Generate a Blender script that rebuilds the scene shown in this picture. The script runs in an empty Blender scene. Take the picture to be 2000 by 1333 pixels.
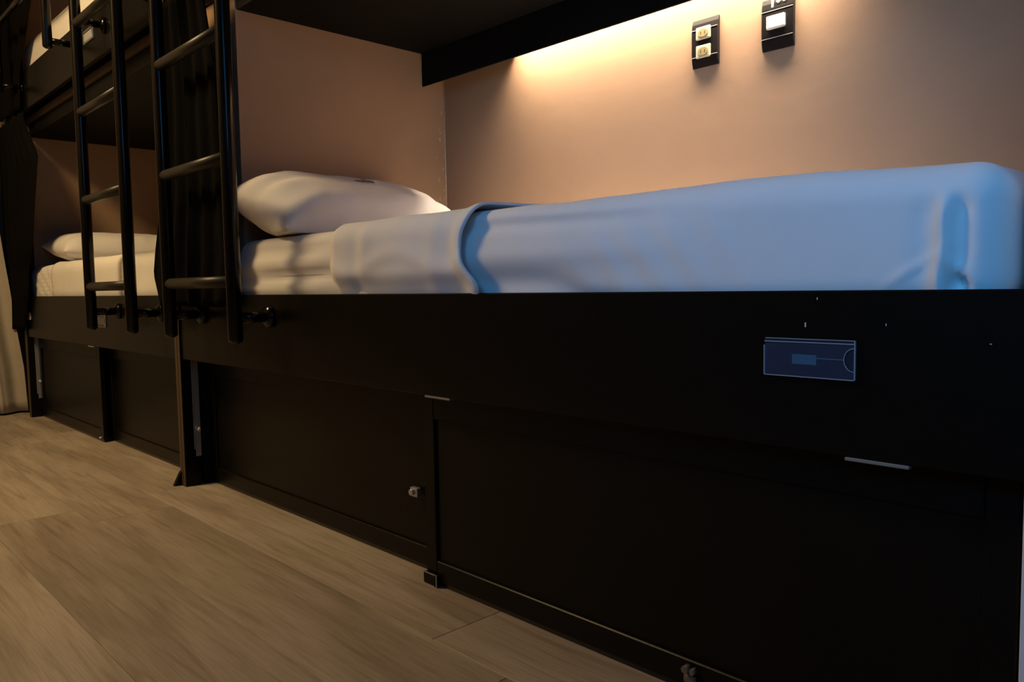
import bpy, bmesh, math, random
from mathutils import Vector, Matrix, noise
random.seed(7)
scene = bpy.context.scene

# ------------------------------------------------------------------ camera
R = [[0.6911624630456874, 0.039578916666652086, -0.7216148273366568],
     [0.7225006857821502, -0.06125608774768997, 0.6886511822092302],
     [-0.016947233430317846, -0.9973370548963583, -0.07093370291840685]]
cam_d = bpy.data.cameras.new('camera')
cam = bpy.data.objects.new('camera', cam_d)
scene.collection.objects.link(cam)
cam_d.sensor_width = 36.0
cam_d.lens = 1518.8 / 2000 * 36.0
cam_d.clip_start = 0.02
m = Matrix.Identity(4)
for i in range(3):
    m[i][0] = R[i][0]; m[i][1] = -R[i][1]; m[i][2] = -R[i][2]
m.translation = (0.0, -0.989, 0.66)
cam.matrix_world = m
scene.camera = cam

# ------------------------------------------------------------------ world, exposure
world = bpy.data.worlds.new('world'); scene.world = world
world.use_nodes = True
bg = world.node_tree.nodes['Background']
bg.inputs[0].default_value = (0.25, 0.5, 1.0, 1)
bg.inputs[1].default_value = 0.25
vs = scene.view_settings
vs.view_transform = 'Standard'; vs.look = 'None'; vs.gamma = 1.0
vs.exposure = 0.0
vs.use_curve_mapping = False

# daylight through the two windows (end wall and corridor wall)
WX = 1.15
def daylight(name, loc, rot, w, h, e):
    ld = bpy.data.lights.new(name, 'AREA')
    ld.shape = 'RECTANGLE'; ld.size = w; ld.size_y = h
    ld.energy = e; ld.color = (0.10, 0.50, 1.0)
    lo = bpy.data.objects.new(name, ld)
    scene.collection.objects.link(lo); lo.location = loc; lo.rotation_euler = rot
daylight('window_right_offscreen', (WX + 0.2, -1.25, 2.02), (math.radians(90), 0, math.radians(90)), .46, 1.20, 8.0)
daylight('window_front_offscreen', (0.20, -1.98, 1.80), (math.radians(90), 0, 0), 1.3, 1.1, 42.0)

LAMP_E = 62.0     # corridor ceiling lamp
LED_E = 9.2       # bunk reading strip

# ------------------------------------------------------------------ helpers
col = scene.collection

def link(o, parent=None):
    col.objects.link(o)
    if parent is not None:
        o.parent = parent
    return o

def tag(o, label=None, cat=None, group=None, kind=None):
    if label: o['label'] = label
    if cat: o['category'] = cat
    if group: o['group'] = group
    if kind: o['kind'] = kind
    return o

def empty(name, loc, label=None, cat=None, group=None):
    o = bpy.data.objects.new(name, None)
    o.empty_display_size = 0.1
    o.location = loc
    link(o)
    return tag(o, label, cat, group)

def world_loc(o):
    v = Vector((0, 0, 0))
    while o is not None:
        v += Vector(o.location); o = o.parent
    return v

def finish(name, bm, mat, parent=None, origin=None, smooth=False):
    """bm holds world coordinates; the object's origin is put at `origin` (default: centre of its base)."""
    vs_ = [v.co for v in bm.verts]
    lo_ = Vector((min(v.x for v in vs_), min(v.y for v in vs_), min(v.z for v in vs_)))
    hi_ = Vector((max(v.x for v in vs_), max(v.y for v in vs_), max(v.z for v in vs_)))
    if origin is None:
        origin = Vector(((lo_.x + hi_.x) / 2, (lo_.y + hi_.y) / 2, lo_.z))
    origin = Vector(origin)
    bmesh.ops.translate(bm, verts=bm.verts, vec=-origin)
    me = bpy.data.meshes.new(name)
    bm.to_mesh(me); bm.free()
    if smooth is True:
        for p in me.polygons: p.use_smooth = True
    if mat is not None:
        me.materials.append(mat)
    o = bpy.data.objects.new(name, me)
    o.location = origin - (world_loc(parent) if parent else Vector((0, 0, 0)))
    link(o, parent)
    return o

def add_box(bm, x0, x1, y0, y1, z0, z1, bevel=0.0, seg=1):
    b2 = bmesh.new()
    vs_ = [b2.verts.new((x, y, z)) for x in (x0, x1) for y in (y0, y1) for z in (z0, z1)]
    for f in ((0, 1, 3, 2), (4, 6, 7, 5), (0, 4, 5, 1), (2, 3, 7, 6), (0, 2, 6, 4), (1, 5, 7, 3)):
        b2.faces.new([vs_[i] for i in f])
    bmesh.ops.recalc_face_normals(b2, faces=b2.faces)
    if bevel > 0:
        bmesh.ops.bevel(b2, geom=b2.edges[:], offset=bevel, segments=seg, affect='EDGES', profile=0.5)
    merge(bm, b2)

def merge(bm, b2):
    idx = {}
    for v in b2.verts: idx[v] = bm.verts.new(v.co)
    for f in b2.faces:
        try:
            nf = bm.faces.new([idx[v] for v in f.verts]); nf.smooth = f.smooth
        except ValueError:
            pass
    b2.free()

def box(name, x0, x1, y0, y1, z0, z1, mat, parent=None, bevel=0.0015, seg=1):
    bm = bmesh.new(); add_box(bm, x0, x1, y0, y1, z0, z1, bevel, seg)
    return finish(name, bm, mat, parent)

def add_tube(bm, pts, rad, n=20, cap='flat'):
    """tube along pts; cap 'round' gives rounded ends."""
    pts = [Vector(p) for p in pts]
    rr = [rad] * len(pts)
    if cap == 'round':
        def ends(p, q):
            d = (p - q).normalized(); out = []
            for a in (75, 60, 40, 20):
                t = math.radians(a)
                out.append((p + d * (rad * .6 * math.sin(t)), rad * math.cos(t)))
            return out
        a = ends(pts[0], pts[1]); b = ends(pts[-1], pts[-2])
        rr = [x[1] for x in a] + rr + [x[1] for x in reversed(b)]
        pts = [x[0] for x in a] + pts + [x[0] for x in reversed(b)]
    prev = None; first = None
    up = Vector((0, 0, 1))
    for i, p in enumerate(pts):
        d = (pts[min(i + 1, len(pts) - 1)] - pts[max(i - 1, 0)]).normalized()
        u = d.cross(up) if abs(d.dot(up)) < .95 else d.cross(Vector((1, 0, 0)))
        u.normalize(); w = d.cross(u).normalized()
        ring = [bm.verts.new(p + (u * math.cos(2 * math.pi * k / n) + w * math.sin(2 * math.pi * k / n)) * rr[i]) for k in range(n)]
        if prev:
            for k in range(n):
                f = bm.faces.new((prev[k], prev[(k + 1) % n], ring[(k + 1) % n], ring[k])); f.smooth = True
        else:
            first = ring
        prev = ring
    bm.faces.new(list(reversed(first))); bm.faces.new(prev)
    bmesh.ops.recalc_face_normals(bm, faces=bm.faces)

def tube(name, pts, rad, mat, parent=None, n=20, cap='flat'):
    bm = bmesh.new(); add_tube(bm, pts, rad, n, cap)
    return finish(name, bm, mat, parent)

def lathe(name, prof, axis_pt, axis, mat, parent=None, n=28):
    """prof = [(radius, distance along axis)]"""
    bm = bmesh.new(); axis = Vector(axis).normalized(); P = Vector(axis_pt)
    u = axis.cross(Vector((0, 0, 1)))
    if u.length < .1: u = axis.cross(Vector((1, 0, 0)))
    u.normalize(); w = axis.cross(u)
    rings = []
    for r, d in prof:
        rings.append([bm.verts.new(P + axis * d + (u * math.cos(2 * math.pi * k / n) + w * math.sin(2 * math.pi * k / n)) * max(r, 1e-4)) for k in range(n)])
    for a, b in zip(rings, rings[1:]):
        for k in range(n):
            f = bm.faces.new((a[k], a[(k + 1) % n], b[(k + 1) % n], b[k])); f.smooth = True
    bm.faces.new(rings[0]); bm.faces.new(rings[-1])
    bmesh.ops.recalc_face_normals(bm, faces=bm.faces)
    return finish(name, bm, mat, parent)

def sstep(a, b, x):
    t = max(0.0, min(1.0, (x - a) / (b - a))); return t * t * (3 - 2 * t)

def gauss(x, c, w): return math.exp(-((x - c) / w) ** 2)

def lerp_tab(tab, t):
    if t <= tab[0][0]: return tab[0][1]
    for (a, va), (b, vb) in zip(tab, tab[1:]):
        if t <= b: return va + (vb - va) * (t - a) / (b - a)
    return tab[-1][1]

def rounded_box(x0, x1, y0, y1, z0, z1, r, step, disp=None, keep=None):
    """dense box whose edges are rounded by r; disp(co, n) -> moved co; keep(co) -> face kept?"""
    bm = bmesh.new(); V = {}
    N = [max(2, int(round((b - a) / step))) for a, b in ((x0, x1), (y0, y1), (z0, z1))]
    lo_ = Vector((x0, y0, z0)); hi_ = Vector((x1, y1, z1))
    def vert(i, j, k):
        key = (i, j, k)
        if key in V: return V[key]
        p = Vector((x0 + (x1 - x0) * i / N[0], y0 + (y1 - y0) * j / N[1], z0 + (z1 - z0) * k / N[2]))
        q = Vector([min(max(p[a], lo_[a] + r), hi_[a] - r) for a in range(3)])
        d = p - q
        n = d.normalized() if d.length > 1e-9 else Vector((0, 0, 1))
        p = q + n * r
        if disp: p = disp(p, n)
        v = bm.verts.new(p); V[key] = v; return v
    def quad(*ks):
        c = Vector([lo_[a] + (hi_[a] - lo_[a]) * sum(k[a] for k in ks) / 4 / N[a] for a in range(3)])
        if keep is not None and not keep(c): return
        vs_ = [vert(*k) for k in ks]
        f = bm.faces.new(vs_); f.smooth = True
    for i in range(N[0]):
        for j in range(N[1]):
            quad((i, j, 0), (i, j + 1, 0), (i + 1, j + 1, 0), (i + 1, j, 0))
            quad((i, j, N[2]), (i + 1, j, N[2]), (i + 1, j + 1, N[2]), (i, j + 1, N[2]))
    for i in range(N[0]):
        for k in range(N[2]):
            quad((i, 0, k), (i + 1, 0, k), (i + 1, 0, k + 1), (i, 0, k + 1))
            quad((i, N[1], k), (i, N[1], k + 1), (i + 1, N[1], k + 1), (i + 1, N[1], k))
    for j in range(N[1]):
        for k in range(N[2]):
            quad((0, j, k), (0, j, k + 1), (0, j + 1, k + 1), (0, j + 1, k))
            quad((N[0], j, k), (N[0], j + 1, k), (N[0], j + 1, k + 1), (N[0], j, k + 1))
    loose = [v for v in bm.verts if not v.link_faces]
    bmesh.ops.delete(bm, geom=loose, context='VERTS')
    return bm

def solidify(o, t, offset=-1):
    md = o.modifiers.new('thickness', 'SOLIDIFY'); md.thickness = t; md.offset = offset

# ------------------------------------------------------------------ materials
def new_mat(name):
    mt = bpy.data.materials.new(name); mt.use_nodes = True
    nt = mt.node_tree; b = nt.nodes['Principled BSDF']
    return mt, nt, b

def paint(name, c, rough=0.5, spec=0.5, var=0.15, scale=12.0, bump=0.0, bscale=80.0, metal=0.0, coat=0.0):
    mt, nt, b = new_mat(name)
    tc = nt.nodes.new('ShaderNodeTexCoord')
    nz = nt.nodes.new('ShaderNodeTexNoise'); nz.inputs['Scale'].default_value = scale; nz.inputs['Detail'].default_value = 5
    nt.links.new(tc.outputs['Object'], nz.inputs['Vector'])
    mx = nt.nodes.new('ShaderNodeMix'); mx.data_type = 'RGBA'
    mx.inputs[6].default_value = tuple(v * (1 - var) for v in c) + (1,)
    mx.inputs[7].default_value = tuple(min(1, v * (1 + var)) for v in c) + (1,)
    nt.links.new(nz.outputs['Fac'], mx.inputs[0]); nt.links.new(mx.outputs[2], b.inputs['Base Color'])
    b.inputs['Roughness'].default_value = rough
    b.inputs['Specular IOR Level'].default_value = spec
    b.inputs['Metallic'].default_value = metal
    b.inputs['Coat Weight'].default_value = coat
    if bump > 0:
        n2 = nt.nodes.new('ShaderNodeTexNoise'); n2.inputs['Scale'].default_value = bscale; n2.inputs['Detail'].default_value = 3
        nt.links.new(tc.outputs['Object'], n2.inputs['Vector'])
        bp = nt.nodes.new('ShaderNodeBump'); bp.inputs['Strength'].default_value = bump; bp.inputs['Distance'].default_value = 0.002
        nt.links.new(n2.outputs['Fac'], bp.inputs['Height']); nt.links.new(bp.outputs['Normal'], b.inputs['Normal'])
    return mt

def emit(name, c, s):
    mt, nt, b = new_mat(name)
    b.inputs['Base Color'].default_value = (.8, .8, .8, 1)
    b.inputs['Emission Color'].default_value = tuple(c) + (1,)
    b.inputs['Emission Strength'].default_value = s
    return mt

def wood_plank(name):
    mt, nt, b = new_mat(name)
    tc = nt.nodes.new('ShaderNodeTexCoord'); oi = nt.nodes.new('ShaderNodeObjectInfo')
    mul = nt.nodes.new('ShaderNodeMath'); mul.operation = 'MULTIPLY'; mul.inputs[1].default_value = 37.0
    nt.links.new(oi.outputs['Random'], mul.inputs[0])
    add = nt.nodes.new('ShaderNodeVectorMath'); add.operation = 'ADD'
    nt.links.new(tc.outputs['Object'], add.inputs[0]); nt.links.new(mul.outputs[0], add.inputs[1])
    def noise_(sc, scale, det, dist=0.0):
        mp = nt.nodes.new('ShaderNodeMapping'); mp.inputs['Scale'].default_value = sc
        nt.links.new(add.outputs[0], mp.inputs[0])
        n = nt.nodes.new('ShaderNodeTexNoise'); n.inputs['Scale'].default_value = scale
        n.inputs['Detail'].default_value = det; n.inputs['Distortion'].default_value = dist
        nt.links.new(mp.outputs[0], n.inputs['Vector']); return n
    broad = noise_((1.3, 7, 1), 1.0, 3, 0.6)
    streak = noise_((1.6, 26, 1), 1.6, 6, 1.2)
    fine = noise_((6, 180, 1), 1.5, 4)
    r1 = nt.nodes.new('ShaderNodeValToRGB')
    r1.color_ramp.elements[0].position = 0.34; r1.color_ramp.elements[0].color = (0.27, 0.220, 0.175, 1)
    r1.color_ramp.elements[1].position = 0.60; r1.color_ramp.elements[1].color = (0.40, 0.338, 0.28, 1)
    nt.links.new(broad.outputs['Fac'], r1.inputs[0])
    r2 = nt.nodes.new('ShaderNodeValToRGB')
    r2.color_ramp.elements[0].position = 0.30; r2.color_ramp.elements[0].color = (0.55, 0.50, 0.45, 1)
    r2.color_ramp.elements[1].position = 0.52; r2.color_ramp.elements[1].color = (1, 1, 1, 1)
    nt.links.new(streak.outputs['Fac'], r2.inputs[0])
    r3 = nt.nodes.new('ShaderNodeValToRGB')
    r3.color_ramp.elements[0].position = 0.3; r3.color_ramp.elements[0].color = (0.84, 0.83, 0.81, 1)
    r3.color_ramp.elements[1].position = 0.6; r3.color_ramp.elements[1].color = (1, 1, 1, 1)
    nt.links.new(fine.outputs['Fac'], r3.inputs[0])
    m1 = nt.nodes.new('ShaderNodeMix'); m1.data_type = 'RGBA'; m1.blend_type = 'MULTIPLY'; m1.inputs[0].default_value = 0.55
    nt.links.new(r1.outputs[0], m1.inputs[6]); nt.links.new(r2.outputs[0], m1.inputs[7])
    m2 = nt.nodes.new('ShaderNodeMix'); m2.data_type = 'RGBA'; m2.blend_type = 'MULTIPLY'; m2.inputs[0].default_value = 1.0
    nt.links.new(m1.outputs[2], m2.inputs[6]); nt.links.new(r3.outputs[0], m2.inputs[7])
    hs = nt.nodes.new('ShaderNodeHueSaturation')
    mr = nt.nodes.new('ShaderNodeMapRange'); mr.inputs[3].default_value = 0.92; mr.inputs[4].default_value = 1.1
    nt.links.new(oi.outputs['Random'], mr.inputs[0]); nt.links.new(mr.outputs[0], hs.inputs['Value'])
    nt.links.new(m2.outputs[2], hs.inputs['Color']); nt.links.new(hs.outputs[0], b.inputs['Base Color'])
    b.inputs['Roughness'].default_value = 0.5
    b.inputs['Specular IOR Level'].default_value = 0.35
    bp = nt.nodes.new('ShaderNodeBump'); bp.inputs['Strength'].default_value = 0.15; bp.inputs['Distance'].default_value = 0.001
    nt.links.new(fine.outputs['Fac'], bp.inputs['Height']); nt.links.new(bp.outputs['Normal'], b.inputs['Normal'])
    return mt

def cloth(name, c, weave=0.12, var=0.05, rough=0.9, sheen=0.1, spec=.15):
    mt, nt, b = new_mat(name)
    tc = nt.nodes.new('ShaderNodeTexCoord')
    nz = nt.nodes.new('ShaderNodeTexNoise'); nz.inputs['Scale'].default_value = 9; nz.inputs['Detail'].default_value = 6
    nt.links.new(tc.outputs['Object'], nz.inputs['Vector'])
    mx = nt.nodes.new('ShaderNodeMix'); mx.data_type = 'RGBA'
    mx.inputs[6].default_value = tuple(v * (1 - var) for v in c) + (1,)
    mx.inputs[7].default_value = tuple(min(1, v * (1 + var)) for v in c) + (1,)
    nt.links.new(nz.outputs['Fac'], mx.inputs[0]); nt.links.new(mx.outputs[2], b.inputs['Base Color'])
    b.inputs['Roughness'].default_value = rough
    b.inputs['Specular IOR Level'].default_value = spec
    b.inputs['Sheen Weight'].default_value = sheen
    n2 = nt.nodes.new('ShaderNodeTexNoise'); n2.inputs['Scale'].default_value = 14; n2.inputs['Detail'].default_value = 7
    n2.inputs['Distortion'].default_value = 0.8
    nt.links.new(tc.outputs['Object'], n2.inputs['Vector'])
    bp = nt.nodes.new('ShaderNodeBump'); bp.inputs['Strength'].default_value = weave; bp.inputs['Distance'].default_value = 0.006
    nt.links.new(n2.outputs['Fac'], bp.inputs['Height']); nt.links.new(bp.outputs['Normal'], b.inputs['Normal'])
    return mt

def acrylic(name, tint, mixw=0.12, rough=0.15):
    mt, nt, b = new_mat(name)
    nt.nodes.remove(b)
    out = nt.nodes['Material Output']
    tr = nt.nodes.new('ShaderNodeBsdfTransparent'); tr.inputs[0].default_value = (.92, .95, 1, 1)
    gl = nt.nodes.new('ShaderNodeBsdfGlossy'); gl.inputs['Roughness'].default_value = rough
    df = nt.nodes.new('ShaderNodeBsdfDiffuse'); df.inputs[0].default_value = tuple(tint) + (1,)
    fr = nt.nodes.new('ShaderNodeFresnel'); fr.inputs[0].default_value = 1.49
    m1 = nt.nodes.new('ShaderNodeMixShader'); m1.inputs[0].default_value = mixw
    nt.links.new(tr.outputs[0], m1.inputs[1]); nt.links.new(df.outputs[0], m1.inputs[2])
    m2 = nt.nodes.new('ShaderNodeMixShader')
    nt.links.new(fr.outputs[0], m2.inputs[0]); nt.links.new(m1.outputs[0], m2.inputs[1]); nt.links.new(gl.outputs[0], m2.inputs[2])
    nt.links.new(m2.outputs[0], out.inputs[0])
    return mt

M = {}
M['plank'] = wood_plank('oak_vinyl')
M['subfloor'] = paint('subfloor', (.05, .04, .03), .9)
M['wall'] = paint('taupe_wall', (.41, .26, .163), .75, .25, .08, 5, .25, 30)
M['wall2'] = paint('corridor_wall', (.20, .15, .12), .8, .25, .08, 5)
M['ceil'] = paint('ceiling_paint', (.35, .32, .30), .9, .2, .05)
M['white_trim'] = paint('white_trim', (.75, .70, .70), .6, .3, .04)
M['black'] = paint('black_laminate', (.0046, .0040, .0036), .3, .15, .2, 40, .08, 200)
M['black_door'] = paint('black_door_panel', (.0052, .0043, .0035), .36, .15, .2, 30, .1, 150)
M['slab'] = paint('black_underside', (.0046, .0040, .0036), .7, .15, .2)
M['board_edge'] = paint('brown_board_edge', (.075, .05, .03), .6, .3, .2, 60)
M['tube'] = paint('gloss_black_tube', (.003, .003, .003), .17, .32, .1, 20)
M['rung'] = paint('warm_lit_rung', (.018, .0155, .0130), .42, .35, .25, 30)  # lighter, warmer black than the tubes, imitating reflected warm light
M['alu'] = paint('aluminium', (.55, .56, .58), .38, .5, .06, 60, 0, 1, .85)
M['alu_pale'] = paint('pale_metal', (.62, .60, .56), .5, .5, .06, 60)
M['dull'] = paint('dull_slot', (.22, .20, .17), .6, .3, .1)
M['rust'] = paint('worn_latch', (.16, .12, .09), .6, .4, .6, 160, .5, 300)
M['sheet'] = cloth('white_sheet', (.76, .76, .77))
M['sheet2'] = cloth('white_fitted_sheet', (.78, .76, .73))
M['pillow'] = cloth('white_pillowcase', (.80, .78, .77), .2)
M['curtain_black'] = cloth('black_curtain', (.0060, .0056, .0052), .2, .2, .95, 0, .02)
M['curtain_dark'] = cloth('charcoal_curtain', (.0065, .0058, .0052), .2, .2, .95, 0, .02)
M['curtain_pale'] = cloth('grey_curtain', (.42, .37, .30), .25, .12)
M['plate'] = paint('black_plastic', (.012, .010, .010), .3, .5, .1)
M['cream'] = paint('cream_plastic', (.72, .62, .42), .4, .5, .03)
M['ochre'] = paint('ochre_plastic', (.38, .29, .13), .5, .4, .08)
M['white_plastic'] = paint('white_plastic', (.85, .80, .78), .35, .5, .02)
M['acrylic'] = acrylic('clear_acrylic', (.25, .33, .5), .045)
M['acrylic_edge'] = acrylic('acrylic_edge', (.8, .85, .95), .38, .3)
M['paper'] = paint('paper_label', (.62, .60, .58), .8, .2, .05)
M['paper_grey'] = paint('grey_label', (.20, .21, .23), .8, .2, .05)  # small grey card in its own tone behind the acrylic
M['ink'] = paint('dark_ink', (.015, .022, .016), .8, .2, .1)
M['ink_green'] = paint('green_ink', (.14, .16, .06), .8, .2, .1)
M['glass'] = acrylic('window_glass', (.6, .7, .8), 0.01, .02)
M['led'] = emit('led_diffuser', (1.0, .80, .58), 12.0)
M['lamp'] = emit('lamp_diffuser', (1.0, .62, .26), 1.0)

# ------------------------------------------------------------------ the room
YW, YF, ZC = 0.836, -1.80, 2.75      # back wall, front wall, ceiling
XL, XR = -5.12, WX
def struct(o, kind='structure'):
    o['kind'] = kind; return o

floor = struct(box('floor', XL - .1, XR + .1, YF - .1, YW + .1, -0.06, -0.006, M['subfloor'], None, 0))
# planks: rows 0.2255 m wide, 1.5 m long
plank_cache = {}
def plank(x0, x1, y0, y1):
    key = (round(x1 - x0, 3), round(y1 - y0, 3))
    if key not in plank_cache:
        bm = bmesh.new(); L, W = key
        add_box(bm, -L / 2, L / 2, -W / 2, W / 2, -0.006, 0.0, 0.0008)
        me = bpy.data.meshes.new('plank'); bm.to_mesh(me); bm.free(); me.materials.append(M['plank'])
        plank_cache[key] = me
    o = bpy.data.objects.new('plank', plank_cache[key])
    o.location = Vector(((x0 + x1) / 2, (y0 + y1) / 2, 0)) - world_loc(floor)
    link(o, floor)
offs = [-1.135, -0.93, -1.10, -1.35, -0.5, -1.0, -1.3, -0.7, -1.15, -0.9, -1.5]
g = 0.0004
for r in range(9):
    y1 = 0.10 - 0.2255 * r; y0 = y1 - 0.2255
    x = offs[r] - 1.5 * 4
    while x < XR:
        a, b_ = max(x, XL), min(x + 1.5, XR)
        if b_ - a > 0.02: plank(a + g, b_ - g, max(y0, YF) + g, y1 - g)
        x += 1.5
struct(box('wall_back', XL - .1, XR + .1, YW, YW + .1, 0, ZC, M['wall'], None, 0))
struct(box('wall_left', XL - .1, XL, YF, YW, 0, ZC, M['wall2'], None, 0))
struct(box('ceiling', XL - .1, XR + .1, YF - .1, YW + .1, ZC, ZC + .1, M['ceil'], None, 0))
# end wall and corridor wall with their window openings
def window(name, wall, axis, p0, p1, a0, a1, z0, z1, A0, A1):
    """axis 'x': wall is a plane of constant x between p0 and p1, opening a0..a1 along y; axis 'y' the other way round"""
    def bb(bm, q0, q1, c0, c1, e0, e1):
        if axis == 'x': add_box(bm, q0, q1, c0, c1, e0, e1)
        else: add_box(bm, c0, c1, q0, q1, e0, e1)
    bm = bmesh.new()
    bb(bm, p0, p1, A0, a0, 0, ZC); bb(bm, p0, p1, a1, A1, 0, ZC); bb(bm, p0, p1, a0, a1, 0, z0); bb(bm, p0, p1, a0, a1, z1, ZC)
    struct(finish(wall, bm, M['wall2']))
    pm, am, t = (p0 + p1) / 2, (a0 + a1) / 2, .04
    win = struct(empty(name, (pm, am, z0) if axis == 'x' else (am, pm, z0)))
    bm = bmesh.new(); q0, q1 = pm - .025, pm + .025
    bb(bm, q0, q1, a0, a0 + t, z0, z1); bb(bm, q0, q1, a1 - t, a1, z0, z1)
    bb(bm, q0, q1, a0 + t, a1 - t, z0, z0 + t); bb(bm, q0, q1, a0 + t, a1 - t, z1 - t, z1)
    finish('window_frame', bm, M['white_trim'], win)
    bm = bmesh.new(); bb(bm, pm - .02, pm + .02, am - .015, am + .015, z0 + t, z1 - t); finish('mullion', bm, M['white_trim'], win)
    for c0, c1 in ((a0 + t, am - .015), (am + .015, a1 - t)):
        bm = bmesh.new(); bb(bm, pm - .003, pm + .003, c0, c1, z0 + t, z1 - t); finish('pane', bm, M['glass'], win)
window('window_1', 'wall_right', 'x', XR, XR + .1, -1.53, -.97, 1.36, 2.68, YF, YW)
window('window_2', 'wall_front', 'y', YF - .1, YF, -.50, .90, 1.20, 2.40, XL - .1, XR + .1)

# plastered pier between the two bunk units, and the one closing the near unit at its foot
XH = -2.248
bm = bmesh.new()
add_box(bm, -2.632, XH, 0.055, YW - .001, .604, ZC); add_box(bm, -2.632, XH, 0.13, YW - .001, 0, .584)
struct(finish('wall_head', bm, M['wall']))
struct(box('wall_foot', -0.2295, -0.10, 0.055, YW - .001, 0, ZC, M['wall'], None, 0))
struct(box('trim_1', -0.2290, -0.10, 0.030, 0.0545, 0, ZC, M['white_trim'], None, .001))
# thin paint bead and filler smears in the corner of pier and back wall
bm = bmesh.new()
add_tube(bm, [(XH + .001, YW - .002, .80), (XH + .0015, YW - .002, 1.1), (XH + .001, YW - .002, 1.42)], .0022, 8)
for k_ in range(14):
    z_ = random.uniform(.95, 1.36); y_ = YW - random.uniform(.006, .05); l_ = random.uniform(.004, .016)
    add_box(bm, XH, XH + .0006, y_ - .0012, y_ + .0012, z_, z_ + l_)
struct(finish('trim_2', bm, paint('old_filler', (.62, .48, .38), .7, .3, .3, 60)))

# ceiling lamps of the corridor
for lampx, lampy, e, lab in ((-3.15, -1.35, LAMP_E, 'round warm ceiling lamp over the corridor in front of the ladders'),):
    lamp = empty('ceiling_lamp', (lampx, lampy, ZC), lab, 'lamp')
    lathe('lamp_rim', [(.38, 0), (.38, -.05), (.365, -.055), (.36, -.03)], (lampx, lampy, ZC), (0, 0, 1), M['white_trim'], lamp)
    lathe('lamp_diffuser', [(.358, -.03), (.35, -.05), (.2, -.062), (.01, -.065)], (lampx, lampy, ZC), (0, 0, 1), M['lamp'], lamp)
    ld2 = bpy.data.lights.new('ceiling_lamp_offscreen', 'AREA'); ld2.shape = 'DISK'; ld2.size = .70
    ld2.energy = e; ld2.color = (1.0, .69, .32)
    lo2 = bpy.data.objects.new('ceiling_lamp_offscreen', ld2); link(lo2)
    lo2.location = (lampx, lampy, ZC - .07)

# ------------------------------------------------------------------ the bunk units
ZT, ZB = 0.647, 0.433          # lower rail
UZT, UZB = 1.766, 1.578        # upper rail
ZS = 1.484                     # underside of the upper bunk
YR, YL = 0.044, 0.086          # front and rear sliding track

def sliding_door(bunk, x0, x1, y, stile=.037):
    z0, z1 = 0.010, 0.445
    d = empty_part('locker_door', ((x0 + x1) / 2, y, z0), bunk)
    th = .018
    box('bottom_rail', x0 + stile, x1 - stile, y, y + th, z0, .056, M['black_door'], d, .002)
    box('top_rail', x0 + stile, x1 - stile, y, y + th, .372, z1, M['black_door'], d, .002)
    box('stile', x0, x0 + stile, y, y + th, z0, z1, M['black_door'], d, .002)
    box('stile', x1 - stile, x1, y, y + th, z0, z1, M['black_door'], d, .002)
    box('panel', x0 + stile, x1 - stile, y + .007, y + .013, .056, .372, M['black_door'], d, 0)
    box('sweep', x0 + .01, x1 - .01, y + .004, y + .010, .001, z0, M['plate'], d, 0)
    return d

def empty_part(name, loc, parent):
    o = bpy.data.objects.new(name, None); o.empty_display_size = .05
    o.location = Vector(loc) - world_loc(parent); link(o, parent); return o

def bunk_unit(x0, x1, label, left_rear, split, rail_ext=0.0):
    b = empty('bunk_bed', ((x0 + x1) / 2, .4, 0), label, 'bunk bed', 'built-in bunk beds along the wall')
    rail = box('lower_rail', x0, x1 + rail_ext, 0.0, 0.02, ZB, ZT, M['black'], b, .002)
    lip = box('rail_lip', x0, x1, 0.02, 0.032, ZB - .004, ZB + .03, M['black'], b, .001)
    box('track', x0, x1, 0.033, .112, .448, .470, M['slab'], b, 0)
    box('lower_deck', x0, x1, 0.021, YW - .001, .585, .603, M['slab'], b, 0)
    box('upper_rail', x0, x1, 0.0, 0.02, UZB, UZT, M['black'], b, .002)
    box('curtain_track', x0, x1, 0.048, 0.06, 1.543, 1.577, M['board_edge'], b, .001)
    box('upper_deck', x0, x1, 0.061, YW - .001, ZS, UZB + .06, M['slab'], b, 0)
    if left_rear:
        sliding_door(b, x0 + .004, split + .03, YL); d = sliding_door(b, split, x1 - .004, YR)
    else:
        d = sliding_door(b, x0 + .004, split, YR); sliding_door(b, split - .03, x1 - .004, YL)
    return b, d

near, near_door = bunk_unit(-2.634, -0.2305, 'black bunk bed with glowing light strip and one card holder on its front rail', True, -1.372, .03)
far, far_door = bunk_unit(-4.757, -2.682, 'black bunk bed beside the grey floor-length curtain, with a guard rail on top', False, -3.695)

# upright end boards (two board edges side by side)
def end_boards(bunk, x0, x1, y0=-.006):
    box('end_board', x0, x1, y0, YW - .001, 0.0, 2.5, M['black'], bunk, .0015)
    box('edge_band', x0 + .001, x1 - .001, y0 - .002, y0, 0.0, 2.5, M['board_edge'], bunk, .0008)
bm = None
def end_upright(bunk, x0, x1):
    e = box('end_board', x0, x1, -.004, .05, 0.0, 2.6, M['black'], bunk, .0015)
    box('edge_band', x0 + .001, x1 - .001, -.006, -.004, 0.0, 2.6, M['board_edge'], e, .0004)
    return e
end_upright(near, -2.6575, -2.636)
end_upright(far, -2.6805, -2.659)
e_l = end_upright(far, -4.80, -4.759)
box('foot_panel', -2.6805, -2.659, .051, YW - .002, 0, 2.6, M['slab'], far, 0)
box('head_panel', -4.80, -4.759, .051, YW - .002, 0, 2.6, M['wall'], far, 0)
box('side_panel', -2.6345, -2.633, .056, YW - .002, 0, 2.6, M['slab'], near, 0)
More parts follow.
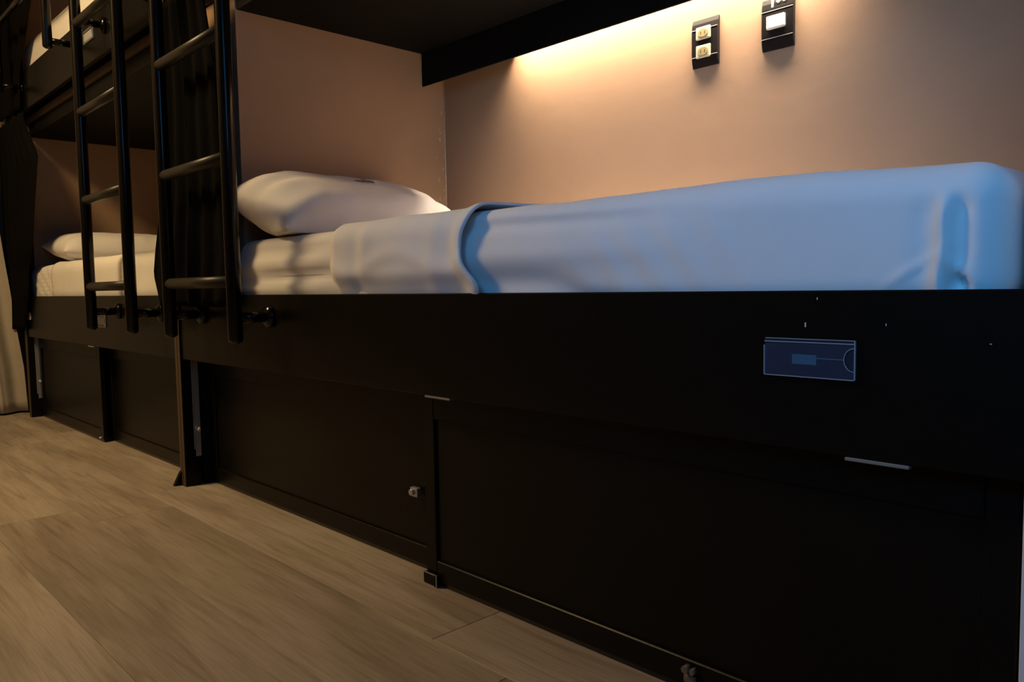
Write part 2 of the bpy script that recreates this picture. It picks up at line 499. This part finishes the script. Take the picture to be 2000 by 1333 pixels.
# wedge shaped door stop at the foot of the uprights
bm = bmesh.new()
pts = [(-2.690, -.004, 0), (-2.690, -.030, 0), (-2.684, -.010, .045), (-2.684, -.003, .052)]
a = [bm.verts.new(p) for p in pts]; b2 = [bm.verts.new((p[0] + .016, p[1], p[2])) for p in pts]
bm.faces.new(a); bm.faces.new(list(reversed(b2)))
for i in range(4): bm.faces.new((a[i], b2[i], b2[(i + 1) % 4], a[(i + 1) % 4]))
bmesh.ops.recalc_face_normals(bm, faces=bm.faces)
finish('stop_wedge', bm, M['black'], near)

# aluminium strike strips with a small lock pin
def strike(bunk, x, y):
    s = box('strike_strip', x, x + .003, y - .004, y + .014, .100, .462, M['alu'], bunk, .0005)
    box('strike_lip', x + .003, x + .0045, y - .010, y - .0045, .125, .462, M['dull'], s, 0)
    bm = bmesh.new(); add_tube(bm, [(x + .003, y + .004, .192), (x + .020, y + .004, .192)], .004, 10)
    add_tube(bm, [(x + .016, y + .004, .186), (x + .016, y + .004, .200)], .0035, 8)
    finish('lock_pin', bm, M['alu_pale'], s)
strike(near, -2.634, .036)
strike(far, -4.757, .036)

# pale slots under the rail, locks and corner shoes on the doors
def slot(bunk, x0, x1): box('rail_slot', x0, x1, -.001, .012,   .4285, .4330, M['dull'], bunk, .0008)
slot(near, -1.305, -1.223); slot(near, -.420, -.342); slot(far, -3.69, -3.61)
bm = bmesh.new()
add_box(bm, -1.468, -1.440, .072, .086, .172, .194, .003, 2)
add_tube(bm, [(-1.455, .064, .184), (-1.455, .074, .184)], .007, 12)
finish('lock', bm, M['alu'], near)
sh = bmesh.new()
add_box(sh, -1.374, -1.325, .036, .0435, -.0 + .001, .026, .001); add_box(sh, -1.3325, -1.325, .033, .036, .001, .027, .0006)
finish('corner_shoe', sh, M['black_door'], near)
bm = bmesh.new(); add_box(bm, -1.374, -1.324, .0345, .0362, .0255, .0275); add_box(bm, -1.3255, -1.3235, .0325, .0345, .001, .0275)
finish('shoe_lit_edge', bm, M['alu'], near)  # bright strips stand in for the lit edges of the black shoe
bm = bmesh.new()
add_box(bm, -.690, -.668, .036, .0435, .020, .034, .003, 2)
add_tube(bm, [(-.684, .030, .044), (-.684, .0435, .044)], .006, 10); add_tube(bm, [(-.672, .032, .043), (-.672, .0435, .043)], .005, 10)
finish('worn_latch', bm, M['rust'], near)
bm = bmesh.new(); add_tube(bm, [(-3.722, .034, .02), (-3.722, .045, .02)], .004, 8)
finish('screw', bm, M['alu_pale'], far)
# paint chips and a screw on the near rail
for (x, z, w, h) in ((-.475, .599, .0018, .006), (-.459, .635, .0012, .003), (-.372, .603, .001, .003), (-.259, .585, .002, .001)):
    box('paint_chip', x, x + w, -.0008, .0005, z, z + h, M['alu_pale'], near, 0)
# small steel name plate at the left end of the far rail
pl = box('rail_plate', -4.735, -4.672, -.003, 0.0, .525, .562, M['alu_pale'], far, .001)
box('plate_slot', -4.712, -4.700, -.0035, -.003, .532, .556, M['ink'], pl, 0)

# valance with the reading light hidden behind it
YV, ZV = 0.736, 1.370
box('valance', XH + .001, -.226, YV, YV + .006, ZV, ZS + .002, M['slab'], near, .0008)
box('light_baffle', -1.892, -1.872, YV + .0062, YW - .001, 1.418, ZS - .0005, M['slab'], near, .0005)  # added unseen baffle that blocks strip light from reaching the pier
led = empty('led_strip', (-1.3, .79, ZS), 'warm glowing light strip in metal channel behind the valance above the bed', 'light strip')
box('channel', -1.862, -.80, .784, .808, ZS - .006, ZS - .001, M['alu'], led, 0)
box('diffuser', -1.86, -.802, .788, .804, ZS - .014, ZS - .0065, M['led'], led, .001)
ld3 = bpy.data.lights.new('led_light', 'AREA'); ld3.shape = 'RECTANGLE'; ld3.size = 1.055; ld3.size_y = .014
ld3.energy = LED_E; ld3.color = (1.0, .80, .58); ld3.spread = math.radians(105)      # spread narrowed to keep direct strip light off the pier
lo3 = bpy.data.objects.new('led_light', ld3); link(lo3); lo3.location = (-1.331, .796, ZS - .0155)

# ------------------------------------------------------------------ ladders
RT = .0195
def flange(name, x, z, parent, y1=-.001, r=.03):
    return lathe(name, [(r, 0.0), (r, -.006), (r * .92, -.012), (r * .62, -.016), (RT * .8, -.018)], (x, y1, z), (0, 1, 0), M['tube'], parent)
def ladder(xa, xb, label):
    y = -.10
    l = empty('bunk_ladder', ((xa + xb) / 2, y, .52), label, 'ladder', 'tubular ladders hung on the bunk rails')
    for x in (xa, xb):
        rail = tube('side_rail', [(x, y, .53), (x, y, 1.2), (x, y, 2.1)], RT, M['tube'], l, 24, 'round')
        for z in (.587, 1.672):
            st = tube('standoff', [(x, y + RT * .6, z), (x, -.012, z)], .0125 if z > 1 else .0145, M['tube'], l, 18)
            flange('flange', x, z, st)
    for z in (.683, 1.008, 1.333, 1.655, 1.978):
        tube('rung', [(xa + RT * .5, y, z), (xb - RT * .5, y, z)], .0165, M['rung'], l, 20)
    return l
ladder(-2.445, -1.990, 'glossy black tube ladder standing before the black curtain of the light-strip bunk')
ladder(-3.250, -2.795, 'glossy black tube ladder on the bunk bed that carries the guard rail')

# guard rail of the far upper bunk
gr = empty('guard_rail', (-4.1, -.10, 1.66), 'black tubular guard rail on the upper bunk beside charcoal curtain', 'guard rail')
for x in (-3.645, -4.56):
    tube('post', [(x, -.10, 1.668), (x, -.10, 1.9), (x, -.10, 2.18)], .0185, M['tube'], gr, 22, 'round')
    st = tube('standoff', [(x, -.09, 1.69), (x, -.012, 1.69)], .013, M['tube'], gr, 16)
    flange('flange', x, 1.69, st)
for z in (1.966, 2.16):
    tube('bar', [(-4.56, -.10, z), (-3.645, -.10, z)], .013, M['tube'], gr, 18)

# ------------------------------------------------------------------ card holders on the rails
def card_holder(x0, z0, label, lit=False):
    w, h = .122, .046
    c = empty('card_holder', (x0 + w / 2, 0, z0), label, 'card holder', 'clear card holders on the bunk rails')
    x1, z1 = x0 + w, z0 + h
    # front sheet with a thumb notch cut in its right side
    bm = bmesh.new(); pts = [(x0, z0), (x1, z0), (x1, z0 + .010)]
    for k in range(11):
        a_ = math.radians(-90 - 18 * k); pts.append((x1 + .013 * math.cos(a_), z0 + .025 + .015 * math.sin(a_)))
    pts += [(x1, z0 + .040), (x1, z1 - .003), (x1 - .003, z1), (x0 + .008, z1), (x0, z1 - .008)]
    f0 = bm.faces.new([bm.verts.new((p[0], -.0045, p[1])) for p in pts])
    ex = bmesh.ops.extrude_face_region(bm, geom=[f0])
    bmesh.ops.translate(bm, verts=[v for v in ex['geom'] if isinstance(v, bmesh.types.BMVert)], vec=(0, .0015, 0))
    bmesh.ops.recalc_face_normals(bm, faces=bm.faces)
    sheet = finish('front_sheet', bm, M['acrylic'], c)
    box('back_sheet', x0 - .001, x1 + .001, -.0018, -.0004, z0 - .001, z1 + .004, M['acrylic'], c, 0)
    bm = bmesh.new(); e = .0011
    add_box(bm, x0 - e, x0, -.005, -.0015, z0, z1 - .006); add_box(bm, x0, x1, -.005, -.0015, z0 - e, z0)
    add_box(bm, x1, x1 + e, -.005, -.0015, z0, z1 + .004); add_box(bm, x0, x1, -.005, -.0035, z1 - e, z1)
    add_box(bm, x0, x1, -.002, -.0004, z1 + .003, z1 + .004)
    prev = None
    for k in range(13):
        a_ = math.radians(-90 - 15 * k); p = (x1 + .013 * math.cos(a_), -.0048, z0 + .025 + .015 * math.sin(a_))
        if prev: add_tube(bm, [prev, p], .0005, 5)
        prev = p
    finish('sheet_edge', bm, M['acrylic_edge'], c)
    if lit:  # large white card; otherwise a small grey one
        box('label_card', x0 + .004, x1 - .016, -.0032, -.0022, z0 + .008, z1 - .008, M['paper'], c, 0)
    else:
        box('label_card', x0 + .039, x0 + .072, -.0032, -.0022, z0 + .016, z0 + .029, M['paper_grey'], c, 0)
        bm = bmesh.new(); add_box(bm, x0 + .072, x1 - .014, -.0031, -.0026, z0 + .0245, z0 + .0252)
        finish('scratch', bm, M['acrylic_edge'], c)
    return c
card_holder(-.530, .5335, 'clear empty-looking card holder on the lower rail below the blue-lit sheet')
card_holder(-3.545, .520, 'clear card holder behind a ladder standoff on a lower bunk rail', True)
card_holder(-3.505, 1.660, 'clear card holder with white card on the upper bunk rail', True)

# ------------------------------------------------------------------ sockets and switch on the back wall
def plate_body(name, parent, x0, x1, z0, z1, dep=.011):
    """slightly bowed black cover plate"""
    bm = bmesh.new(); n = 10; rows = []
    for j in range(n + 1):
        v = j / n; z = z0 + (z1 - z0) * v; d = dep - .006 * (2 * v - 1) ** 4
        rows.append([bm.verts.new((x0, YW - .0005, z)), bm.verts.new((x0, YW - d + .0015, z)), bm.verts.new((x0 + .002, YW - d, z)),
                     bm.verts.new((x1 - .002, YW - d, z)), bm.verts.new((x1, YW - d + .0015, z)), bm.verts.new((x1, YW - .0005, z))])
    for a_, b_ in zip(rows, rows[1:]):
        for i in range(5): bm.faces.new((a_[i], a_[i + 1], b_[i + 1], b_[i]))
    bm.faces.new(rows[0]); bm.faces.new(rows[-1])
    bmesh.ops.recalc_face_normals(bm, faces=bm.faces)
    return finish(name, bm, M['plate'], parent)
yp = YW - .011
so = empty('wall_socket', (-1.153, YW, 1.227), 'black wall plate with two cream power sockets under the light strip', 'socket')
x0, x1, z0, z1 = -1.192, -1.113, 1.227, 1.350
plate_body('cover_plate', so, x0, x1, z0, z1)
for z in (z0 + .0265, z1 - .0265): box('plate_groove', x0 + .001, x1 - .001, yp - .0006, yp + .001, z - .0006, z + .0006, M['alu_pale'], so, 0)
for zc in (1.2655, 1.3125):
    s = box('socket_insert', x0 + .015, x1 - .020, yp - .003, yp + .002, zc - .0165, zc + .0165, M['cream'], so, .003, 2)
    bm = bmesh.new(); xc = (x0 + x1 - .005) / 2; pts = []
    for k in range(8):
        a_ = math.radians(22.5 + 45 * k); pts.append((xc + .0165 * math.cos(a_), zc + .0105 * math.sin(a_)))
    f0 = bm.faces.new([bm.verts.new((p[0], yp - .0042, p[1])) for p in pts])
    ex = bmesh.ops.extrude_face_region(bm, geom=[f0]); bmesh.ops.translate(bm, verts=[v for v in ex['geom'] if isinstance(v, bmesh.types.BMVert)], vec=(0, .0015, 0))
    bmesh.ops.recalc_face_normals(bm, faces=bm.faces)
    finish('socket_face', bm, M['ochre'], s)
    for dx in (-.006, .006): box('contact_slot', xc + dx - .0008, xc + dx + .0008, yp - .0046, yp - .0040, zc - .0035, zc + .0035, M['ink'], s, 0)
sw = empty('light_switch', (-.950, YW, 1.226), 'black wall plate with single white rocker switch right of the sockets', 'switch')
x0, x1, z0, z1 = -.991, -.908, 1.226, 1.349
plate_body('cover_plate', sw, x0, x1, z0, z1)
for z in (z0 + .028, z1 - .030): box('plate_groove', x0 + .001, x1 - .001, yp - .0006, yp + .001, z - .0006, z + .0006, M['alu_pale'], sw, 0)
bm = bmesh.new(); add_box(bm, x0 + .016, x1 - .019, yp - .007, yp + .002, 1.274, 1.306, .003, 2)
finish('rocker', bm, M['white_plastic'], sw)
box('indicator', x0 + .026, x0 + .032, yp + .0008, yp + .004, 1.327, 1.345, M['alu_pale'], sw, 0)
for dx in (.044, .060): lathe('indicator_light', [(.005, 0), (.005, -.002), (.003, -.003)], (x0 + dx, yp + .003, 1.338), (0, 1, 0), M['alu_pale'], sw, 12)

# ------------------------------------------------------------------ bedding
def nz(x, y, z, s=1.0): return noise.noise(Vector((x * s, y * s, z * s)))

# near mattress with fitted sheet
MX0, MX1, MY0, MY1, MZ0, MZ1 = XH + .003, -.252, .024, YW - .006, .604, .806
def disp_mat(p, n):
    p = p.copy()
    if n.y < -.3:
        f = -n.y; k = sstep(-1.55, -1.8, p.x)
        wob = .006 * nz(p.x, 0, 3, 4.0)
        d = .010 * gauss(p.z + wob, .728, .020) - .010 * gauss(p.z + wob + .006 * (p.x + 2.2), .768, .010) * sstep(-2.2, -2.05, p.x)
        d -= .012 * gauss(p.z - .03 * (p.x + 2.0), .690, .012) * sstep(-2.2, -1.95, p.x)
        d += .008 * gauss(p.z, .668, .012)
        p.y -= d * f * k * .9
    if n.y < -.05: p.y += .022 * -n.y * sstep(-1.5, -1.35, p.x)      # under the tucked sheet
    p.z += (.004 * nz(p.x, p.y, 0, 3.0) if n.z > .5 else 0)
    p.z -= .013 * sstep(-.62, -.25, p.x) * sstep(.66, .80, p.z)
    return p
bm = rounded_box(MX0, MX1, MY0, MY1, MZ0, MZ1, .045, .016, disp_mat)
tag(finish('mattress', bm, M['sheet2']), 'thick mattress in white fitted sheet below the glowing light strip', 'mattress')

# top sheet: tucked from the turn-down to the foot
def disp_sheet(p, n):
    p = p.copy()
    if n.y < -.2:
        f = -n.y; k = sstep(-.55, -1.0, p.x)
        d = -.010 * gauss(p.z + .02 * (p.x + 1), .772, .014) * k + .007 * gauss(p.z, .715, .025) * k
        d -= .012 * gauss(p.z + .05 * sstep(-1.0, -.75, p.x), .662, .026) * k
        d += .0016 * nz(p.x * .7 + p.z * 1.2, 0, p.z, 5)
        # diagonal tension lines
        u = p.x * .8 + p.z * .6
        d += .0016 * math.sin(u * 95 + 3 * nz(p.x, 1, p.z, 4)) * gauss(p.x, -.75, .16) * sstep(.80, .72, p.z)
        # tucked corner fold near the foot
        xr = -.316 + .04 * (p.z - .70) + .004 * nz(0, 7, p.z, 25)
        zf = sstep(.782, .742, p.z)
        d += .010 * gauss(p.x, xr, .007) * zf - .009 * gauss(p.x, xr + .017, .009) * zf - .003 * gauss(p.x, xr - .022, .014) * zf
        d += .007 * gauss(p.z + .8 * (p.x - xr), .686, .006) * gauss(p.x, xr + .016, .016)
        d -= .016 * gauss(p.z, .653, .009) * gauss(p.x, xr + .020, .009)
        d += .003 * gauss(p.z - .7 * (p.x - xr), .695, .006) * gauss(p.x, xr - .035, .025)
        p.y -= d * f
    if n.z > .5: p.z += .004 * nz(p.x, p.y, 0, 3.0) + .0015 * nz(p.x, p.y, 2, 11)
    p.z -= .013 * sstep(-.62, -.25, p.x) * sstep(.66, .80, p.z)
    return p
CUT = -1.30
bm = rounded_box(-1.80, MX1 + .006, MY0 - .007, MY1 + .003, MZ0 + .008, MZ1 + .004, .049, .006, disp_sheet,
                 keep=lambda c: c.x > CUT and c.z > MZ0 + .012 and c.y < MY1)
ts = finish('top_sheet', bm, M['sheet'])
tag(ts, 'smooth white top sheet with turned-down band below the sockets', 'sheet')
solidify(ts, .0025)
# turned-down band of the sheet
FX0, FX1 = -1.685, -1.160
def disp_fold(p, n):
    p = p.copy()
    u = (p.x - FX0) / (FX1 - FX0)
    if n.y < -.2:
        f = -n.y
        d = .012 * sstep(.90, 1.0, u) * (1 + .6 * sstep(.78, .70, p.z)) + .004 * gauss(u, .30, .05) * sstep(.70, .76, p.z) - .004 * gauss(u, .22, .05)
        d += .004 * gauss(p.z + .02 * math.sin(u * 9), .715, .02) - .013 * sstep(.695, .655, p.z) * (1 - .5 * sstep(.9, 1, u))
        d += .003 * gauss(u, .78 + .15 * (p.z - .7), .05)
        d += .0025 * nz(p.x, 3, p.z, 8)
        d -= .010 * sstep(.06, 0, u)
        p.y -= d * f
    if n.z > .3:
        p.z += (.007 * sstep(.90, 1.0, u) - .006 * sstep(.05, 0, u) + .002 * nz(p.x, p.y, 1, 8)) * n.z
    # hem line wanders towards the bottom
    p.x += .028 * sstep(.82, 1.0, u) * (gauss(p.z, .66, .03) - .6 * gauss(p.z, .75, .04)) if n.y < -.2 else .05 * sstep(.82, 1, u) * sstep(.02, .3, p.y)
    return p
bm = rounded_box(FX0 - .40, FX1 + .40, MY0 - .020, MY1 + .002, MZ0 + .016, MZ1 + .013, .052, .008, disp_fold,
                 keep=lambda c: FX0 < c.x < FX1 + .012 and c.z > MZ0 + .02 and c.y < MY1)
fd = finish('turned_down_band', bm, M['sheet'], ts)
solidify(fd, .005)

# pillows
def pillow(name, cx, cy, cz, lx, ly, T, tilt, label, mat, mark=False, seed=0, rz=0.0, group=None, zmin=.8):
    """cushion with pinched corners; lx, ly are half sizes, T half thickness"""
    Rm = Matrix.Rotation(rz, 4, 'Z') @ Matrix.Rotation(tilt, 4, 'Y')
    def surf(u, v, s):
        pu, pv = 1 - abs(u) ** 4, 1 - abs(v) ** 5
        h = T * (max(pu, 0) ** .55) * (max(pv, 0) ** .5)
        x = lx * u * (1 - .07 * (1 - v * v)); y = ly * v * (1 - .06 * (1 - u * u))
        wr = .010 * nz(x * 2.0 + seed, y * 9, s * 2, 2.2) * (abs(v) ** 2) + .006 * nz(x * 8 + seed, y * 3, s, 2.5)
        # tension creases running from the ends
        wr += .006 * math.sin(x * 55 + 4 * nz(x, y, seed, 5)) * sstep(.45, .95, abs(v)) * (1 - u * u)
        wr += .005 * math.sin(y * 40 + 6 * nz(x, y, 1 + seed, 4)) * sstep(.35, .9, abs(u)) * (1 - v * v)
        z = s * h + wr * (max(pu, 0) * max(pv, 0)) ** .5
        if s < 0: z *= .8
        q = Rm @ Vector((x, y, z)) + Vector((cx, cy, cz))
        if s < 0: q.z = max(q.z, zmin)
        return q
    bm = bmesh.new(); n = 46; top = {}; bot = {}
    par = [math.sin(math.pi / 2 * (2 * i / n - 1)) for i in range(n + 1)]
    for i in range(n + 1):
        for j in range(n + 1):
            top[i, j] = bm.verts.new(surf(par[i], par[j], 1))
            bot[i, j] = top[i, j] if i in (0, n) or j in (0, n) else bm.verts.new(surf(par[i], par[j], -1))
    for i in range(n):
        for j in range(n):
            bm.faces.new((top[i, j], top[i + 1, j], top[i + 1, j + 1], top[i, j + 1])).smooth = True
            q = (bot[i, j], bot[i, j + 1], bot[i + 1, j + 1], bot[i + 1, j])
            try: bm.faces.new(q).smooth = True
            except ValueError: pass
    bmesh.ops.recalc_face_normals(bm, faces=bm.faces)
    o = finish(name, bm, mat, None, (cx, cy, cz - T * .8)); tag(o, label, 'pillow', group)
    if mark:
        u0, v0, du, dv = mark
        bm = bmesh.new()
        def cell(a0, a1, b0, b1):
            q = [(a0, b0), (a1, b0), (a1, b1), (a0, b1)]
            vs_ = []
            for a_, b_ in q:
                p = surf(u0 + du * a_, v0 + dv * b_, 1); pa = surf(u0 + du * a_ + .01, v0 + dv * b_, 1); pb = surf(u0 + du * a_, v0 + dv * b_ + .01, 1)
                nn = (pa - p).cross(pb - p).normalized()
                if nn.z < 0: nn = -nn
                vs_.append(bm.verts.new(p + nn * .0012))
            bm.faces.new(vs_)
        rnd = random.Random(3)
        for k in range(7):                       # a row of small printed characters
            b0 = k / 7 + .015
            cell(.30, .78, b0, b0 + .035); cell(.30, .78, b0 + .075, b0 + .11)
            if k % 2: cell(.30, .42, b0 + .03, b0 + .08)
            else: cell(.66, .78, b0 + .03, b0 + .08)
            if k % 3 == 0: cell(.48, .58, b0 + .03, b0 + .08)
        cell(.84, .90, .1, .9)
        finish('print', bm, M['ink'], o)
        bm = bmesh.new(); cell(-.02, .12, .45, .62); cell(.05, .2, .55, .75)
        finish('print', bm, M['ink_green'], o)
    return o
pillow('pillow', -2.068, .327, .877, .165, .340, .110, math.radians(20), 'plump white pillow with small dark print against the brown pier',
       M['pillow'], mark=(-.15, -.07, .24, .22), seed=1, rz=math.radians(5), zmin=.811)

# far lower bed
def disp_far(p, n):
    p = p.copy()
    if n.y < -.3:
        d = .007 * math.sin((p.x * .55 + p.z) * 95) * gauss(p.x, -4.45, .18) + .004 * nz(p.x, 2, p.z, 6)
        p.y -= d * -n.y
    if n.z > .5: p.z += .006 * nz(p.x, p.y, 4, 4.0)
    return p
bm = rounded_box(-4.755, -2.69, .024, YW - .006, .604, .806, .05, .02, disp_far)
tag(finish('mattress', bm, M['sheet2']), 'mattress with creased sheet on the lower bunk beside the grey floor curtain', 'mattress')
bm = rounded_box(-4.60, -2.688, .014, YW - .004, .612, .815, .052, .02, lambda p, n: p + Vector((0, -.004 * nz(p.x, 2, p.z, 7) if n.y < -.3 else 0, .006 * nz(p.x, p.y, 4, 4.0) if n.z > .5 else 0)),
                 keep=lambda c: c.x > -4.28 and c.z > .62 and c.y < YW - .01)
fs = finish('top_sheet', bm, M['sheet2']); solidify(fs, .004)
tag(fs, 'pale plain top sheet seen through ladder on the bunk without light strip', 'sheet')
pillow('pillow', -4.43, .40, .885, .22, .34, .085, math.radians(6), 'flat plain pillow on lower bunk seen between ladder rails', M['pillow'], seed=5, zmin=.822)

# far upper bed
bm = rounded_box(-4.62, -2.69, .022, YW - .006, UZB + .062, 1.925, .05, .015, lambda p, n: p + Vector((0, -.004 * nz(p.x, 8, p.z, 5) if n.y < -.3 else 0, .006 * nz(p.x, p.y, 6, 4) if n.z > .5 else 0)))
tag(finish('mattress', bm, M['sheet2']), 'mattress with white sheet on the upper bunk behind guard rail', 'mattress')
pillow('pillow', -3.35, .34, 2.015, .20, .26, .09, math.radians(-4), 'white pillow on the upper bunk behind the ladder top', M['pillow'], seed=9, zmin=1.932)

# ------------------------------------------------------------------ curtains
def curtain(name, left, right, ztop, zbot, yc, amp, folds, mat, label, axis='x', group=None, seed=0, cat='curtain', nz_=40, nx=140):
    """left/right: tables z -> coordinate of the cloth's edges along its run"""
    bm = bmesh.new(); rows = []
    for j in range(nz_ + 1):
        z = zbot + (ztop - zbot) * j / nz_
        a_, b_ = lerp_tab(left, z), lerp_tab(right, z); row = []
        for i in range(nx + 1):
            t_ = i / nx
            w = t_ + .02 * nz(t_ * 3, z * 1.2, seed, 1)
            ph = 2 * math.pi * folds * w + 1.2 * nz(t_ * 2, z * .8, seed + 3, 1)
            off = amp * (math.sin(ph) * .75 + .25 * math.sin(2 * ph + 1)) * (.85 + .3 * nz(t_, z, seed + 9, 2))
            run = a_ + (b_ - a_) * t_ + .3 * amp * math.cos(ph)
            row.append(bm.verts.new((run, yc + off, z) if axis == 'x' else (yc + off, run, z)))
        rows.append(row)
    for p, q in zip(rows, rows[1:]):
        for i in range(nx):
            bm.faces.new((p[i], p[i + 1], q[i + 1], q[i])).smooth = True
    o = finish(name, bm, mat); solidify(o, .003, 0)
    return tag(o, label, cat, group)
curtain('bunk_curtain', [(.6, -2.70), (.72, -2.76), (.80, -2.735), (.95, -2.67), (1.2, -2.63), (1.56, -2.60)],
        [(.6, -2.20), (.75, -2.15), (.95, -2.17), (1.3, -2.20), (1.56, -2.27)], 1.56, .612, -.036, .013, 5, M['curtain_black'],
        'black bunk curtain drawn aside behind a ladder at the brown pier', seed=2)
curtain('bunk_curtain', [(.5, -5.06), (1.5, -5.08)], [(.47, -4.72), (.646, -4.60), (.80, -4.56), (.9, -4.45), (1.09, -4.37), (1.32, -4.25), (1.52, -4.48)], 1.56, .47, -.022, .009, 6.5, M['curtain_dark'],
        'charcoal curtain at the lower bunk end next to the grey floor curtain', seed=5)
curtain('bunk_curtain', [(1.6, -5.06), (2.5, -5.06)], [(1.60, -4.54), (1.76, -4.51), (1.83, -4.42), (2.02, -4.22), (2.5, -4.0)], 2.5, 1.585, -.022, .010, 5.5, M['curtain_dark'],
        'charcoal curtain hanging behind the guard rail of the upper bunk', seed=8)
curtain('floor_curtain', [(.0, -1.1), (2.4, -1.2)], [(.0, .012), (.25, .003), (.48, -.022), (.7, -.042), (.87, -.06), (2.4, -.20)], 2.45, .012, -4.97, .035, 8, M['curtain_pale'],
        'pale grey floor-length curtain hanging on the end wall', axis='y', seed=4)
